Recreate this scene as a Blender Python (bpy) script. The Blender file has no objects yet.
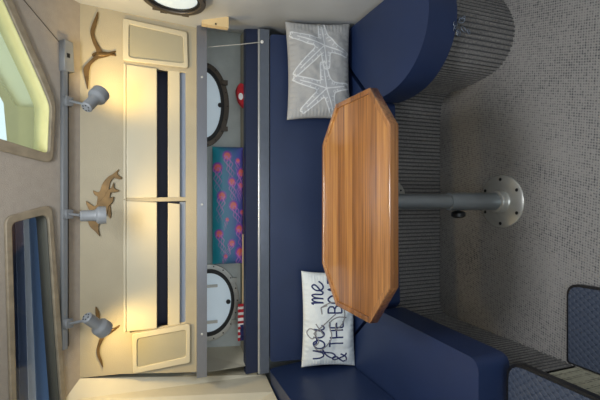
import bpy, bmesh, math, random
from mathutils import Vector, Matrix, noise
R = math.radians
random.seed(7)

# ------------------------------------------------------------------ camera
H = 1.40                              # lens height over the cabin sole
PITCH = math.atan(152/400)
SP, CP = math.sin(PITCH), math.cos(PITCH)
sc = bpy.context.scene
C = sc.collection
cam_d = bpy.data.cameras.new('camera'); cam_d.sensor_width = 36; cam_d.lens = 24; cam_d.clip_start = 0.02
cam = bpy.data.objects.new('camera', cam_d); C.objects.link(cam)
cam.matrix_world = Matrix(((0, 1, 0, 0), (-SP, 0, -CP, 0), (-CP, 0, SP, H), (0, 0, 0, 1)))
sc.camera = cam

# ------------------------------------------------------------------ world daylight, added fill lights
w = bpy.data.worlds.new('world'); sc.world = w; w.use_nodes = True
wn = w.node_tree.nodes; wn['Background'].inputs[0].default_value = (0.74, 0.88, 0.92, 1); wn['Background'].inputs[1].default_value = 1.3
sc.view_settings.view_transform = 'Standard'; sc.view_settings.look = 'None'
sc.view_settings.gamma = 1; sc.view_settings.use_curve_mapping = False
sc.view_settings.exposure = 0.0

def area(name, loc, target, sx, sy, power, col):
    l = bpy.data.lights.new(name, 'AREA'); l.shape = 'RECTANGLE'; l.size = sx; l.size_y = sy; l.energy = power; l.color = col
    o = bpy.data.objects.new(name, l); C.objects.link(o); o.location = loc
    o.rotation_euler = (Vector(target)-Vector(loc)).to_track_quat('-Z', 'Y').to_euler(); return o
area('rear_fill', (-0.15, -0.95, 1.45), (0.0, 1.1, 0.0), 1.3, 1.1, 13, (0.84, 0.92, 1.0))  # unseen cool fill, added behind the camera
area('overhead_fill', (0.1, 0.78, 2.03), (0.15, 1.0, 0.0), 0.5, 0.4, 21, (0.92, 0.96, 1.0))  # added overhead fill to brighten floor and seats; the ceiling has no hatch

# ------------------------------------------------------------------ rays of the lens, used only to read real positions on known planes
def ray(x, y):
    a = (200-y)/400; b = (x-300)/400
    return Vector((a, CP-b*SP, -(SP+b*CP)))
def atY(x, y, Y): d = ray(x, y); t = Y/d.y; return Vector((d.x*t, Y, H+d.z*t))
def atZ(x, y, Z): d = ray(x, y); t = (Z-H)/d.z; return Vector((d.x*t, d.y*t, Z))
YF = 1.85                             # cabinet face
ZS0 = 1.66                            # foot of the raked cabin side
def atS(x, y): d = ray(x, y); t = (ZS0+YF-H)/(d.z+d.y); return Vector((d.x*t, d.y*t, H+d.z*t))

# ------------------------------------------------------------------ materials
def srgb(r, g, b):
    f = lambda c: (c/255/12.92 if c/255 <= .04045 else ((c/255+.055)/1.055)**2.4)
    return (f(r), f(g), f(b), 1)
def mat(name, col, rough=.5, metal=0, noise_scale=None, noise_amt=.08, bump=0, bump_scale=200, spec=.5, coat=0, trans=0, aniso=None):
    m = bpy.data.materials.new(name); m.use_nodes = True
    nt = m.node_tree; p = nt.nodes['Principled BSDF']
    p.inputs['Base Color'].default_value = col; p.inputs['Roughness'].default_value = rough; p.inputs['Metallic'].default_value = metal
    p.inputs['Specular IOR Level'].default_value = spec; p.inputs['Coat Weight'].default_value = coat
    p.inputs['Transmission Weight'].default_value = trans
    tc = nt.nodes.new('ShaderNodeTexCoord')
    if noise_scale:
        n = nt.nodes.new('ShaderNodeTexNoise'); n.inputs['Scale'].default_value = noise_scale; n.inputs['Detail'].default_value = 6
        mp = nt.nodes.new('ShaderNodeMapping')
        if aniso: mp.inputs['Scale'].default_value = aniso
        nt.links.new(tc.outputs['Object'], mp.inputs[0]); nt.links.new(mp.outputs[0], n.inputs['Vector'])
        cr = nt.nodes.new('ShaderNodeValToRGB')
        cr.color_ramp.elements[0].position = .3; cr.color_ramp.elements[1].position = .7
        cr.color_ramp.elements[0].color = tuple(c*(1-noise_amt) for c in col[:3])+(1,)
        cr.color_ramp.elements[1].color = tuple(min(1, c*(1+noise_amt)) for c in col[:3])+(1,)
        nt.links.new(n.outputs[0], cr.inputs[0]); nt.links.new(cr.outputs[0], p.inputs['Base Color'])
    if bump:
        n2 = nt.nodes.new('ShaderNodeTexNoise'); n2.inputs['Scale'].default_value = bump_scale; n2.inputs['Detail'].default_value = 4
        nt.links.new(tc.outputs['Object'], n2.inputs['Vector'])
        bp = nt.nodes.new('ShaderNodeBump'); bp.inputs['Strength'].default_value = bump; bp.inputs['Distance'].default_value = .002
        nt.links.new(n2.outputs[0], bp.inputs['Height']); nt.links.new(bp.outputs[0], p.inputs['Normal'])
    return m
M = {}
M['cream'] = mat('painted_headliner', srgb(164, 153, 128), .6, noise_scale=9, noise_amt=.05, bump=.5, bump_scale=260)
M['cream_lit'] = mat('cream_paint_lit', srgb(204, 196, 174), .55, noise_scale=9, noise_amt=.04, bump=.3, bump_scale=260)  # lighter copy of the cream paint, lamp light put into the colour
M['liner'] = mat('textured_liner', srgb(160, 150, 138), .75, noise_scale=40, noise_amt=.05, bump=.8, bump_scale=320)
M['gel'] = mat('gelcoat', srgb(192, 193, 192), .42, noise_scale=6, noise_amt=.05)
M['panel'] = mat('cabinet_panel', srgb(188, 178, 152), .38, noise_scale=8, noise_amt=.03)
M['hull'] = mat('hull_paint', srgb(198, 203, 200), .5, noise_scale=11, noise_amt=.1)
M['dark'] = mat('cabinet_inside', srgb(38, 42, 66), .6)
M['greyblue'] = mat('shaded_cream', srgb(122, 132, 150), .5)  # cream in shadow below the doors, painted as blue-grey
M['fabric'] = mat('speaker_cloth', srgb(160, 153, 130), .9, noise_scale=600, noise_amt=.15, bump=.8, bump_scale=900)
M['alu'] = mat('brushed_aluminium', srgb(130, 132, 140), .32, .7, noise_scale=30, noise_amt=.08, aniso=(1, 30, 30))
M['railgrey'] = mat('rail_grey', srgb(112, 120, 134), .3, .5, noise_scale=30, noise_amt=.05)
M['steel'] = mat('steel', srgb(196, 195, 190), .33, .62, noise_scale=40, noise_amt=.05)
M['post'] = mat('anodised_post', srgb(150, 156, 160), .36, .75, noise_scale=60, noise_amt=.06, aniso=(1, 1, .2))
M['navy'] = mat('navy_vinyl', srgb(29, 44, 78), .4, noise_scale=5, noise_amt=.1, bump=.35, bump_scale=380, spec=.5)
M['navyd'] = mat('navy_vinyl_dark', srgb(28, 38, 64), .5, noise_scale=6, noise_amt=.08, bump=.3, bump_scale=380)
M['plastic'] = mat('grey_plastic', srgb(122, 125, 128), .45, noise_scale=20, noise_amt=.03)
M['black'] = mat('black_plastic', srgb(16, 16, 18), .45, noise_scale=20, noise_amt=.1)
M['brass'] = mat('antique_brass', srgb(104, 80, 46), .45, .6, noise_scale=30, noise_amt=.3)
M['bronze'] = mat('bronze_ring', srgb(92, 84, 76), .4, .7, noise_scale=20, noise_amt=.2)
M['wframe'] = mat('window_frame_paint', srgb(146, 134, 114), .5, .2, noise_scale=25, noise_amt=.2)
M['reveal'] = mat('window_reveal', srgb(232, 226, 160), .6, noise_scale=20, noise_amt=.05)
M['outside'] = mat('deck_moulding', srgb(206, 226, 200), .7, noise_scale=45, noise_amt=.07)
M['outside2'] = mat('deck_moulding_smooth', srgb(186, 208, 184), .6, noise_scale=10, noise_amt=.03)
M['deckblue'] = mat('deck_blue', srgb(110, 140, 172), .6, noise_scale=12, noise_amt=.06)
M['decknavy'] = mat('deck_navy', srgb(46, 52, 66), .6, noise_scale=12, noise_amt=.06)
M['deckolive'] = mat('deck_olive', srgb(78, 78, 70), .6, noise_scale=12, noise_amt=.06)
M['beige'] = mat('beige_plastic', srgb(220, 192, 142), .5, noise_scale=15, noise_amt=.04)
M['white'] = mat('white_plastic', srgb(228, 228, 224), .4, noise_scale=15, noise_amt=.02)
M['red'] = mat('red_cloth', srgb(176, 28, 38), .8, noise_scale=60, noise_amt=.15)
M['flagblue'] = mat('flag_blue', srgb(32, 38, 88), .8, noise_scale=60, noise_amt=.1)
M['cord'] = mat('cord', srgb(205, 200, 188), .8, noise_scale=80, noise_amt=.1)
M['pillow_w'] = mat('cotton_white', srgb(218, 224, 226), .9, noise_scale=400, noise_amt=.05, bump=.6, bump_scale=700)
M['pillow_g'] = mat('cotton_grey', srgb(164, 164, 164), .9, noise_scale=400, noise_amt=.06, bump=.6, bump_scale=700)
M['star'] = mat('star_print', srgb(206, 208, 210), .9, noise_scale=300, noise_amt=.05)
M['starfill'] = mat('star_fill', srgb(166, 168, 172), .9, noise_scale=300, noise_amt=.05)
M['ink'] = mat('navy_print', srgb(34, 44, 92), .9, noise_scale=300, noise_amt=.08)
M['inkgrey'] = mat('grey_print', srgb(132, 130, 132), .9, noise_scale=300, noise_amt=.08)
M['rubber'] = mat('black_rubber', srgb(12, 13, 18), .4, noise_scale=40, noise_amt=.1)
M['bulb'] = mat('bulb', (1, .8, .5, 1), .4)
bp_ = M['bulb'].node_tree.nodes['Principled BSDF']; bp_.inputs['Emission Color'].default_value = (1, .72, .38, 1); bp_.inputs['Emission Strength'].default_value = 6

def translucent(name, col, k=.75):
    m = mat(name, col, .8, noise_scale=40, noise_amt=.05); nt = m.node_tree; p = nt.nodes['Principled BSDF']; out = nt.nodes['Material Output']
    tr = nt.nodes.new('ShaderNodeBsdfTranslucent'); tr.inputs[0].default_value = col; mx = nt.nodes.new('ShaderNodeMixShader'); mx.inputs[0].default_value = k
    nt.links.new(p.outputs[0], mx.inputs[1]); nt.links.new(tr.outputs[0], mx.inputs[2]); nt.links.new(mx.outputs[0], out.inputs[0]); return m
M['outside'] = translucent('frosted_deck_panel', srgb(250, 246, 226)); M['outside2'] = translucent('frosted_deck_panel_green', srgb(226, 218, 190))
M['deckblue'] = translucent('blue_canvas', srgb(150, 168, 190)); M['deckblue2'] = translucent('pale_blue_canvas', srgb(134, 144, 162)); M['canvas'] = translucent('grey_canvas', srgb(225, 225, 225)); M['decknavy'] = translucent('navy_canvas', srgb(78, 84, 98))
def glass(name, tint, rough=.02, alpha=.25):
    m = bpy.data.materials.new(name); m.use_nodes = True; nt = m.node_tree; nt.nodes.clear()
    o = nt.nodes.new('ShaderNodeOutputMaterial'); t = nt.nodes.new('ShaderNodeBsdfTransparent'); g = nt.nodes.new('ShaderNodeBsdfGlossy')
    t.inputs[0].default_value = tint; g.inputs['Roughness'].default_value = rough
    f = nt.nodes.new('ShaderNodeFresnel'); f.inputs[0].default_value = 1.45
    mx = nt.nodes.new('ShaderNodeMixShader'); nt.links.new(f.outputs[0], mx.inputs[0]); nt.links.new(t.outputs[0], mx.inputs[1]); nt.links.new(g.outputs[0], mx.inputs[2])
    nt.links.new(mx.outputs[0], o.inputs[0]); return m
M['glass'] = glass('clear_glass', (.93, .97, .95, 1))
M['glassdark'] = glass('tinted_glass', (.85, .85, .88, 1))
M['portglass'] = mat('frosted_port_glass', srgb(205, 218, 226), .25, noise_scale=6, noise_amt=.06)
pg = M['portglass'].node_tree.nodes['Principled BSDF']; pg.inputs['Emission Color'].default_value = (.62, .74, .82, 1); pg.inputs['Emission Strength'].default_value = .3  # weak glow stands in for daylight through the port glass

def math_node(nt, op, a, b=None):
    n = nt.nodes.new('ShaderNodeMath'); n.operation = op
    for i, v in enumerate((a, b)):
        if v is None: continue
        if isinstance(v, (int, float)): n.inputs[i].default_value = v
        else: nt.links.new(v, n.inputs[i])
    return n.outputs[0]

def carpet(name, base, dark, k=540, rot=0.95, wv=.26, ns=95, na=.8, lo=.24, hi=.62):
    m = bpy.data.materials.new(name); m.use_nodes = True; nt = m.node_tree; p = nt.nodes['Principled BSDF']
    p.inputs['Roughness'].default_value = .8; p.inputs['Specular IOR Level'].default_value = .3
    tc = nt.nodes.new('ShaderNodeTexCoord'); mp = nt.nodes.new('ShaderNodeMapping'); mp.inputs['Rotation'].default_value = (0, 0, rot)
    nt.links.new(tc.outputs['Object'], mp.inputs[0])
    sx = nt.nodes.new('ShaderNodeSeparateXYZ'); nt.links.new(mp.outputs[0], sx.inputs[0])
    a = math_node(nt, 'SINE', math_node(nt, 'MULTIPLY', sx.outputs[0], k)); b = math_node(nt, 'SINE', math_node(nt, 'MULTIPLY', sx.outputs[1], k*.8))
    ab = math_node(nt, 'MULTIPLY', a, b)
    n = nt.nodes.new('ShaderNodeTexNoise'); n.inputs['Scale'].default_value = ns; n.inputs['Detail'].default_value = 2; nt.links.new(tc.outputs['Object'], n.inputs['Vector'])
    n2 = nt.nodes.new('ShaderNodeTexNoise'); n2.inputs['Scale'].default_value = 5; n2.inputs['Detail'].default_value = 5; nt.links.new(tc.outputs['Object'], n2.inputs['Vector'])
    s = math_node(nt, 'ADD', math_node(nt, 'MULTIPLY', ab, wv), math_node(nt, 'MULTIPLY', n.outputs[0], na))
    s = math_node(nt, 'ADD', s, math_node(nt, 'MULTIPLY', n2.outputs[0], .45))
    cr = nt.nodes.new('ShaderNodeValToRGB'); e = cr.color_ramp.elements
    e[0].position = lo; e[0].color = dark; e[1].position = hi; e[1].color = base
    nt.links.new(s, cr.inputs[0]); nt.links.new(cr.outputs[0], p.inputs['Base Color'])
    bp = nt.nodes.new('ShaderNodeBump'); bp.inputs['Strength'].default_value = .8; bp.inputs['Distance'].default_value = .003
    nt.links.new(s, bp.inputs['Height']); nt.links.new(bp.outputs[0], p.inputs['Normal'])
    return m
M['carpet'] = carpet('woven_sole_covering', srgb(136, 132, 128), srgb(64, 64, 68))
M['ribcarpet'] = carpet('ribbed_side_covering', srgb(138, 134, 130), srgb(100, 98, 98), 480, 0, .05, 150, 1.0, .5, .95)
M['groove'] = mat('rib_groove', srgb(66, 66, 68), .9, noise_scale=60, noise_amt=.2)  # groove floors darkened by colour, the ribs' own shading being too faint
M['beigecarpet'] = carpet('beige_step_covering', srgb(176, 172, 150), srgb(80, 80, 74))

def wood(name):
    m = bpy.data.materials.new(name); m.use_nodes = True; nt = m.node_tree; p = nt.nodes['Principled BSDF']
    p.inputs['Roughness'].default_value = .3; p.inputs['Coat Weight'].default_value = 1; p.inputs['Coat Roughness'].default_value = .16; p.inputs['Coat IOR'].default_value = 1.7
    tc = nt.nodes.new('ShaderNodeTexCoord'); mp = nt.nodes.new('ShaderNodeMapping'); mp.inputs['Scale'].default_value = (1.3, 80, 80)
    nt.links.new(tc.outputs['Object'], mp.inputs[0])
    n = nt.nodes.new('ShaderNodeTexNoise'); n.inputs['Scale'].default_value = 1.6; n.inputs['Detail'].default_value = 9; n.inputs['Roughness'].default_value = .62
    nt.links.new(mp.outputs[0], n.inputs['Vector'])
    mp2 = nt.nodes.new('ShaderNodeMapping'); mp2.inputs['Scale'].default_value = (1.0, 9, 9); nt.links.new(tc.outputs['Object'], mp2.inputs[0])
    n2 = nt.nodes.new('ShaderNodeTexNoise'); n2.inputs['Scale'].default_value = 2.2; n2.inputs['Detail'].default_value = 3; nt.links.new(mp2.outputs[0], n2.inputs['Vector'])
    # planks: a stepped tone across the table
    sx = nt.nodes.new('ShaderNodeSeparateXYZ'); nt.links.new(tc.outputs['Object'], sx.inputs[0])
    fl = math_node(nt, 'FLOOR', math_node(nt, 'MULTIPLY', sx.outputs[1], 17))
    wn_ = nt.nodes.new('ShaderNodeTexWhiteNoise'); wn_.noise_dimensions = '1D'; nt.links.new(fl, wn_.inputs['W'])
    s = math_node(nt, 'ADD', math_node(nt, 'MULTIPLY', n.outputs[0], .62), math_node(nt, 'MULTIPLY', n2.outputs[0], .25))
    s = math_node(nt, 'ADD', s, math_node(nt, 'MULTIPLY', wn_.outputs['Value'], .14))
    cr = nt.nodes.new('ShaderNodeValToRGB'); e = cr.color_ramp.elements
    e[0].position = .33; e[0].color = srgb(92, 52, 24); e[1].position = .68; e[1].color = srgb(200, 144, 78)
    q = e.new(.5); q.color = srgb(156, 102, 50)
    nt.links.new(s, cr.inputs[0]); nt.links.new(cr.outputs[0], p.inputs['Base Color'])
    return m
M['wood'] = wood('teak'); M['woodedge'] = wood('teak_edge')
for el, c in zip(M['woodedge'].node_tree.nodes['Color Ramp'].color_ramp.elements, (srgb(80, 46, 22), srgb(146, 94, 48), srgb(180, 128, 74))): el.color = c

def scales(name):
    m = mat(name, srgb(56, 64, 80), .5); nt = m.node_tree; p = nt.nodes['Principled BSDF']
    tc = nt.nodes.new('ShaderNodeTexCoord'); sx = nt.nodes.new('ShaderNodeSeparateXYZ'); nt.links.new(tc.outputs['Object'], sx.inputs[0])
    P = .026
    def layer(off):
        u = math_node(nt, 'SUBTRACT', math_node(nt, 'FRACT', math_node(nt, 'ADD', math_node(nt, 'DIVIDE', sx.outputs[1], P), off)), .5)
        v = math_node(nt, 'SUBTRACT', math_node(nt, 'FRACT', math_node(nt, 'ADD', math_node(nt, 'DIVIDE', sx.outputs[0], P*.9), off)), .5)
        return math_node(nt, 'SQRT', math_node(nt, 'ADD', math_node(nt, 'MULTIPLY', u, u), math_node(nt, 'MULTIPLY', v, v)))
    d = math_node(nt, 'MINIMUM', layer(0), layer(.5))
    cr = nt.nodes.new('ShaderNodeValToRGB'); e = cr.color_ramp.elements
    e[0].position = .30; e[0].color = (1, 1, 1, 1); e[1].position = .44; e[1].color = (0, 0, 0, 1); nt.links.new(d, cr.inputs[0])
    bp = nt.nodes.new('ShaderNodeBump'); bp.inputs['Strength'].default_value = .7; bp.inputs['Distance'].default_value = .003
    nt.links.new(cr.outputs[0], bp.inputs['Height']); nt.links.new(bp.outputs[0], p.inputs['Normal'])
    return m
M['scales'] = scales('scaled_rubber')

# ------------------------------------------------------------------ object helpers
def tag(o, label=None, cat=None, group=None, kind=None):
    if label: o['label'] = label
    if cat: o['category'] = cat
    if group: o['group'] = group
    if kind: o['kind'] = kind
    return o
def thing(name, loc, label, cat, group=None):
    o = bpy.data.objects.new(name, None); o.empty_display_size = .05; C.objects.link(o); o.location = loc
    return tag(o, label, cat, group)
def link(name, me, m, parent=None, smooth=False, angle=None):
    o = bpy.data.objects.new(name, me)
    if m and not me.materials: me.materials.append(m)
    C.objects.link(o)
    if smooth:
        for p in me.polygons: p.use_smooth = True
        if angle: me.set_sharp_from_angle(angle=R(angle))
    # keep world placement while giving the mesh a pivot at its thing
    if parent:
        o.parent = parent
        off = Vector(parent.location); q = parent.parent
        while q: off += q.location; q = q.parent
        me.transform(Matrix.Translation(-off))
    else:
        bb = [Vector(v.co) for v in me.vertices]
        c = Vector(((min(v.x for v in bb)+max(v.x for v in bb))/2, (min(v.y for v in bb)+max(v.y for v in bb))/2, min(v.z for v in bb)))
        me.transform(Matrix.Translation(-c)); o.location = c
    return o
def frm(bm, name):
    me = bpy.data.meshes.new(name); bmesh.ops.recalc_face_normals(bm, faces=bm.faces); bm.to_mesh(me); bm.free(); return me

def frame(o, ex, ey):
    ex = Vector(ex).normalized(); n = ex.cross(Vector(ey)).normalized(); ey = n.cross(ex)
    return Matrix(((ex.x, ey.x, n.x, o[0]), (ex.y, ey.y, n.y, o[1]), (ex.z, ey.z, n.z, o[2]), (0, 0, 0, 1)))
def rounded(pts, r, seg=5):
    out = []; n = len(pts)
    for i in range(n):
        rr = r[i] if isinstance(r, (list, tuple)) else r
        p0, p, p1 = Vector(pts[i-1]), Vector(pts[i]), Vector(pts[(i+1) % n])
        if rr <= 0: out.append(p); continue
        d0 = (p0-p); d1 = (p1-p); rr = min(rr, d0.length*.49, d1.length*.49)
        a = p+d0.normalized()*rr; b = p+d1.normalized()*rr
        for k in range(seg+1):
            t = k/seg; out.append(a*(1-t)**2+p*2*t*(1-t)+b*t*t)
    return out
def plate(name, loops, mtx, z0, z1, m, parent=None, bev=0):
    """flat outline (first loop) with holes, standing z0..z1 along the frame's normal"""
    cu = bpy.data.curves.new('tmp', 'CURVE'); cu.dimensions = '2D'; cu.fill_mode = 'BOTH'
    cu.extrude = max((z1-z0)/2-bev, 1e-5); cu.bevel_depth = bev; cu.bevel_resolution = 2
    if bev: cu.offset = -bev
    for lp in loops:
        s = cu.splines.new('POLY'); s.points.add(len(lp)-1)
        for k, p in enumerate(lp): s.points[k].co = (p[0], p[1], 0, 1)
        s.use_cyclic_u = True
    ob = bpy.data.objects.new('tmp', cu); dg = bpy.context.evaluated_depsgraph_get()
    C.objects.link(ob); dg.update()
    me = bpy.data.meshes.new_from_object(ob.evaluated_get(dg)); bpy.data.objects.remove(ob); bpy.data.curves.remove(cu)
    bm = bmesh.new(); bm.from_mesh(me); bpy.data.meshes.remove(me); bmesh.ops.remove_doubles(bm, verts=bm.verts, dist=1e-5)
    me = frm(bm, name); me.materials.clear()
    me.transform(mtx @ Matrix.Translation((0, 0, (z0+z1)/2)))
    return link(name, me, m, parent)
def loc2(mtx, p): q = mtx.inverted() @ p; return (q.x, q.y)
def prism(name, pts, z0, z1, m, parent=None, bev=0, seg=4, mtx=None, crown=0):
    bm = bmesh.new()
    vb = [bm.verts.new((p[0], p[1], z0)) for p in pts]; vt = [bm.verts.new((p[0], p[1], z1)) for p in pts]
    n = len(pts); bm.faces.new(vt); bm.faces.new(list(reversed(vb)))
    for i in range(n): bm.faces.new((vb[i], vb[(i+1) % n], vt[(i+1) % n], vt[i]))
    if bev:
        es = []
        for e in bm.edges:
            if len(e.link_faces) == 2:
                an = e.calc_face_angle(0)
                if abs(an) > R(25): es.append(e)
        bmesh.ops.bevel(bm, geom=es, offset=bev, segments=seg, profile=.5, affect='EDGES', clamp_overlap=True)
    me = frm(bm, name)
    if mtx: me.transform(mtx)
    return link(name, me, m, parent, smooth=bool(bev), angle=50 if bev else None)
def box(name, lo, hi, m, parent=None, bev=0):
    return prism(name, [(lo[0], lo[1]), (hi[0], lo[1]), (hi[0], hi[1]), (lo[0], hi[1])], lo[2], hi[2], m, parent, bev, 3)
def lathe_bm(bm, prof, o, ax, seg=24, cap=True):
    ax = Vector(ax).normalized(); t = Vector((0, 0, 1)) if abs(ax.z) < .9 else Vector((1, 0, 0)); u = ax.cross(t).normalized(); v = ax.cross(u)
    rings = []
    for (r, h) in prof:
        c = Vector(o)+ax*h
        rings.append([bm.verts.new(c+(u*math.cos(2*math.pi*k/seg)+v*math.sin(2*math.pi*k/seg))*r) for k in range(seg)])
    for a, b in zip(rings, rings[1:]):
        for k in range(seg): bm.faces.new((a[k], a[(k+1) % seg], b[(k+1) % seg], b[k]))
    if cap: bm.faces.new(rings[0]); bm.faces.new(rings[-1])
def lathe(name, prof, o, ax, m, parent=None, seg=32, cap=True):
    bm = bmesh.new(); lathe_bm(bm, prof, o, ax, seg, cap); return link(name, frm(bm, name), m, parent, True, 35)
def tube(name, pts, r, m, parent=None, seg=8):
    bm = bmesh.new(); tube_bm(bm, pts, r, seg); return link(name, frm(bm, name), m, parent, True, 60)
def tube_bm(bm, pts, r, seg=8, closed=False):
    pts = [Vector(p) for p in pts]; rings = []; n = len(pts); pu = None
    for i, p in enumerate(pts):
        if closed: d = (pts[(i+1) % n]-pts[i-1]).normalized()
        else: d = (pts[min(i+1, n-1)]-pts[max(i-1, 0)]).normalized()
        if pu is None:
            t = Vector((0, 0, 1)) if abs(d.z) < .9 else Vector((1, 0, 0)); pu = d.cross(t).normalized()
        u = (pu-d*pu.dot(d)).normalized(); v = d.cross(u); pu = u
        rings.append([bm.verts.new(p+(u*math.cos(2*math.pi*k/seg)+v*math.sin(2*math.pi*k/seg))*r) for k in range(seg)])
    rr = rings+[rings[0]] if closed else rings
    for a, b in zip(rr, rr[1:]):
        for k in range(seg): bm.faces.new((a[k], a[(k+1) % seg], b[(k+1) % seg], b[k]))
    if not closed: bm.faces.new(rings[0]); bm.faces.new(rings[-1])
def loft(name, A, B, m, kind=None, thick=0, parent=None):
    """surface between two polylines with the same number of points"""
    bm = bmesh.new(); a = [bm.verts.new(p) for p in A]; b = [bm.verts.new(p) for p in B]
    for i in range(len(A)-1): bm.faces.new((a[i], a[i+1], b[i+1], b[i]))
    if thick: bmesh.ops.solidify(bm, geom=bm.faces[:], thickness=thick)
    o = link(name, frm(bm, name), m, parent)
    if kind: tag(o, kind=kind)
    return o
def spline(pts, n=8, closed=False):
    P = [Vector(p) for p in pts]; N = len(P); out = []
    for i in range(N if closed else N-1):
        if closed: p0, p1, p2, p3 = P[i-1], P[i], P[(i+1) % N], P[(i+2) % N]
        else: p0, p1, p2, p3 = P[max(i-1, 0)], P[i], P[i+1], P[min(i+2, N-1)]
        for k in range(n):
            t = k/n; out.append(.5*((2*p1)+(p2-p0)*t+(2*p0-5*p1+4*p2-p3)*t*t+(3*p1-p0-3*p2+p3)*t**3))
    if not closed: out.append(P[-1])
    return out

# ------------------------------------------------------------------ the shell
def struct(o): o['kind'] = 'structure'; return o
struct(box('floor', (-1.25, -1.2, -.05), (1.15, 2.3, 0), M['carpet']))
# right bulkhead: a moulded wall, narrowest at the cabinet and wider above the bench
ZR = [2.06, 1.66, 1.2, .82, .44, 0]; YR = [-1.2, 1.40, 1.86, 2.0, 2.2]
XR = {-1.2: [.84, .82, .80, .85, .88, .92], 1.40: [.82, .805, .780, .872, .885, .92], 1.86: [.82, .805, .776, .885, .895, .92], 2.0: [.84, .83, .83, .888, .90, .92], 2.2: [.90, .90, .93, .935, .93, .93]}
bm = bmesh.new(); gv = [[bm.verts.new((XR[y][i], y, z)) for i, z in enumerate(ZR)] for y in YR]
for j in range(len(YR)-1):
    for i in range(len(ZR)-1): bm.faces.new((gv[j][i], gv[j+1][i], gv[j+1][i+1], gv[j][i+1]))
o = link('wall_right', frm(bm, 'wall_right'), M['gel'], None, True); o['kind'] = 'structure'
def RX(z, y=1.6):
    i = max(k for k in range(len(ZR)) if ZR[k] >= z-1e-6); i = min(i, len(ZR)-2); t = (z-ZR[i])/(ZR[i+1]-ZR[i])
    return XR[1.40][i]*(1-t)+XR[1.40][i+1]*t
# left bulkhead: canted corner against the cabinet, then aft
loft('wall_left', [(-1.02, 2.25, 0), (-1.03, 1.86, 0), (-1.04, 1.80, 0), (-1.10, 1.40, 0), (-1.15, -1.2, 0)],
     [(-1.02, 2.25, .832), (-1.03, 1.95, .832), (-1.035, 1.80, .832), (-1.08, 1.40, .832), (-1.13, -1.2, .832)], M['gel'], 'structure')
loft('wall_left_ledge', [(-1.02, 2.25, .832), (-1.03, 1.95, .832), (-1.035, 1.80, .832), (-1.08, 1.40, .832), (-1.13, -1.2, .832)],
     [(-.905, 2.25, .832), (-.905, 2.0, .832), (-.93, 1.86, .832), (-.99, 1.40, .832), (-1.10, -1.2, .832)], M['cream'], 'structure')
loft('wall_left_side', [(-.905, 2.25, .832), (-.905, 2.0, .832), (-.93, 1.86, .832), (-.99, 1.40, .832), (-1.10, -1.2, .832)],
     [(-.715, 2.25, 1.66), (-.73, YF, 1.66), (-.79, 1.80, 1.71), (-1.15, 1.45, 2.06), (-1.15, -1.2, 2.06)], M['cream_lit'], 'structure')
struct(box('ceiling', (-1.25, -1.2, 2.06), (1.15, 1.46, 2.10), M['cream']))
struct(plate('unseen_wall_rear', [[(-1.25, 0), (1.15, 0), (1.15, 2.08), (-1.25, 2.08)], [(-.5, .3), (.3, .3), (.3, 1.9), (-.5, 1.9)]], frame((0, -1.2, 0), (1, 0, 0), (0, 0, 1)), -.02, 0.02, M['gel']))  # unseen wall, added to cut the sky light coming in from behind
struct(box('wall_back', (-1.05, 2.17, 0), (1.0, 2.21, 1.7), M['hull']))
# raked cabin side with two window openings
S = frame((0, YF, ZS0), (1, 0, 0), (0, -1, 1))
def s2(x, y): return loc2(S, atS(x, y))
top = (2.06-ZS0)*math.sqrt(2)
w1 = rounded([s2(-40, -46), s2(-16, -40), s2(42, 88), s2(49, 106), s2(47, 154), s2(-40, 127)], [.01, .03, .04, .02, .02, .01], 6)
w1o = rounded([s2(-46, -60), s2(-12, -50), s2(48, 86), s2(54, 104), s2(51, 164), s2(-46, 140)], [.01, .03, .05, .03, .035, .01], 6)
w2 = rounded([s2(10, 223), s2(46, 214), s2(53, 320), s2(62, 440), s2(16, 440)], [.02, .03, 0, .03, .02], 6)
w2o = rounded([s2(3, 217), s2(50, 204), s2(59, 320), s2(68, 452), s2(10, 452)], [.03, .035, 0, .04, .03], 6)
mid = lambda A, B: [tuple((Vector(a)*.6+Vector(b)*.4)) for a, b in zip(A, B)]
struct(plate('wall_upper', [[(-1.2, -.01), (.85, -.01), (.85, top), (-1.2, top)], mid(w1, w1o), mid(w2, w2o)], S, -.045, 0, M['liner']))
f1 = struct(plate('window_1', [w1o, w1], S, 0, .014, M['wframe'], bev=.004))
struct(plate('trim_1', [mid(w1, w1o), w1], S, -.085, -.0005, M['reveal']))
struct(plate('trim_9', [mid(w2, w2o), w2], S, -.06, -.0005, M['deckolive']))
struct(plate('window_1_pane', [w1o], S, -.092, -.087, M['glass']))
f2 = struct(plate('window_2', [w2o, w2], S, 0, .014, M['wframe'], bev=.004))
struct(plate('window_2_pane', [w2o], S, -.068, -.063, M['glassdark']))
# deck mouldings seen through the panes
dk = lambda name, pts, z0, z1, m: struct(plate(name, [pts], S, z0, z1, m))
def sp(x, y, k):          # point on a plane parallel to the raked side, k further out
    d = ray(x, y); t = (ZS0+YF+k*math.sqrt(2)-H)/(d.z+d.y); return loc2(S, d*t+Vector((0, 0, H)))
dk('trim_2', [sp(-70, -110, .26), sp(-12, -110, .26), sp(66, 107, .26), sp(17, 107, .26), sp(-6, 70, .26), sp(-70, -20, .26)], -.265, -.26, M['outside'])
dk('trim_3', [sp(19, 105, .27), sp(80, 105, .27), sp(80, 190, .27), sp(14, 190, .27), sp(9, 147, .27), sp(5, 103, .27), sp(-12, 70, .27), sp(-6, 66, .27)], -.28, -.275, M['outside2'])
dk('trim_5', [sp(28, 185, .19), sp(66, 185, .19), sp(80, 470, .19), sp(40, 470, .19)], -.195, -.19, M['deckblue'])
dk('trim_6', [sp(23, 185, .21), sp(30, 185, .21), sp(44, 470, .21), sp(31, 470, .21)], -.215, -.21, M['canvas'])
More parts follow.
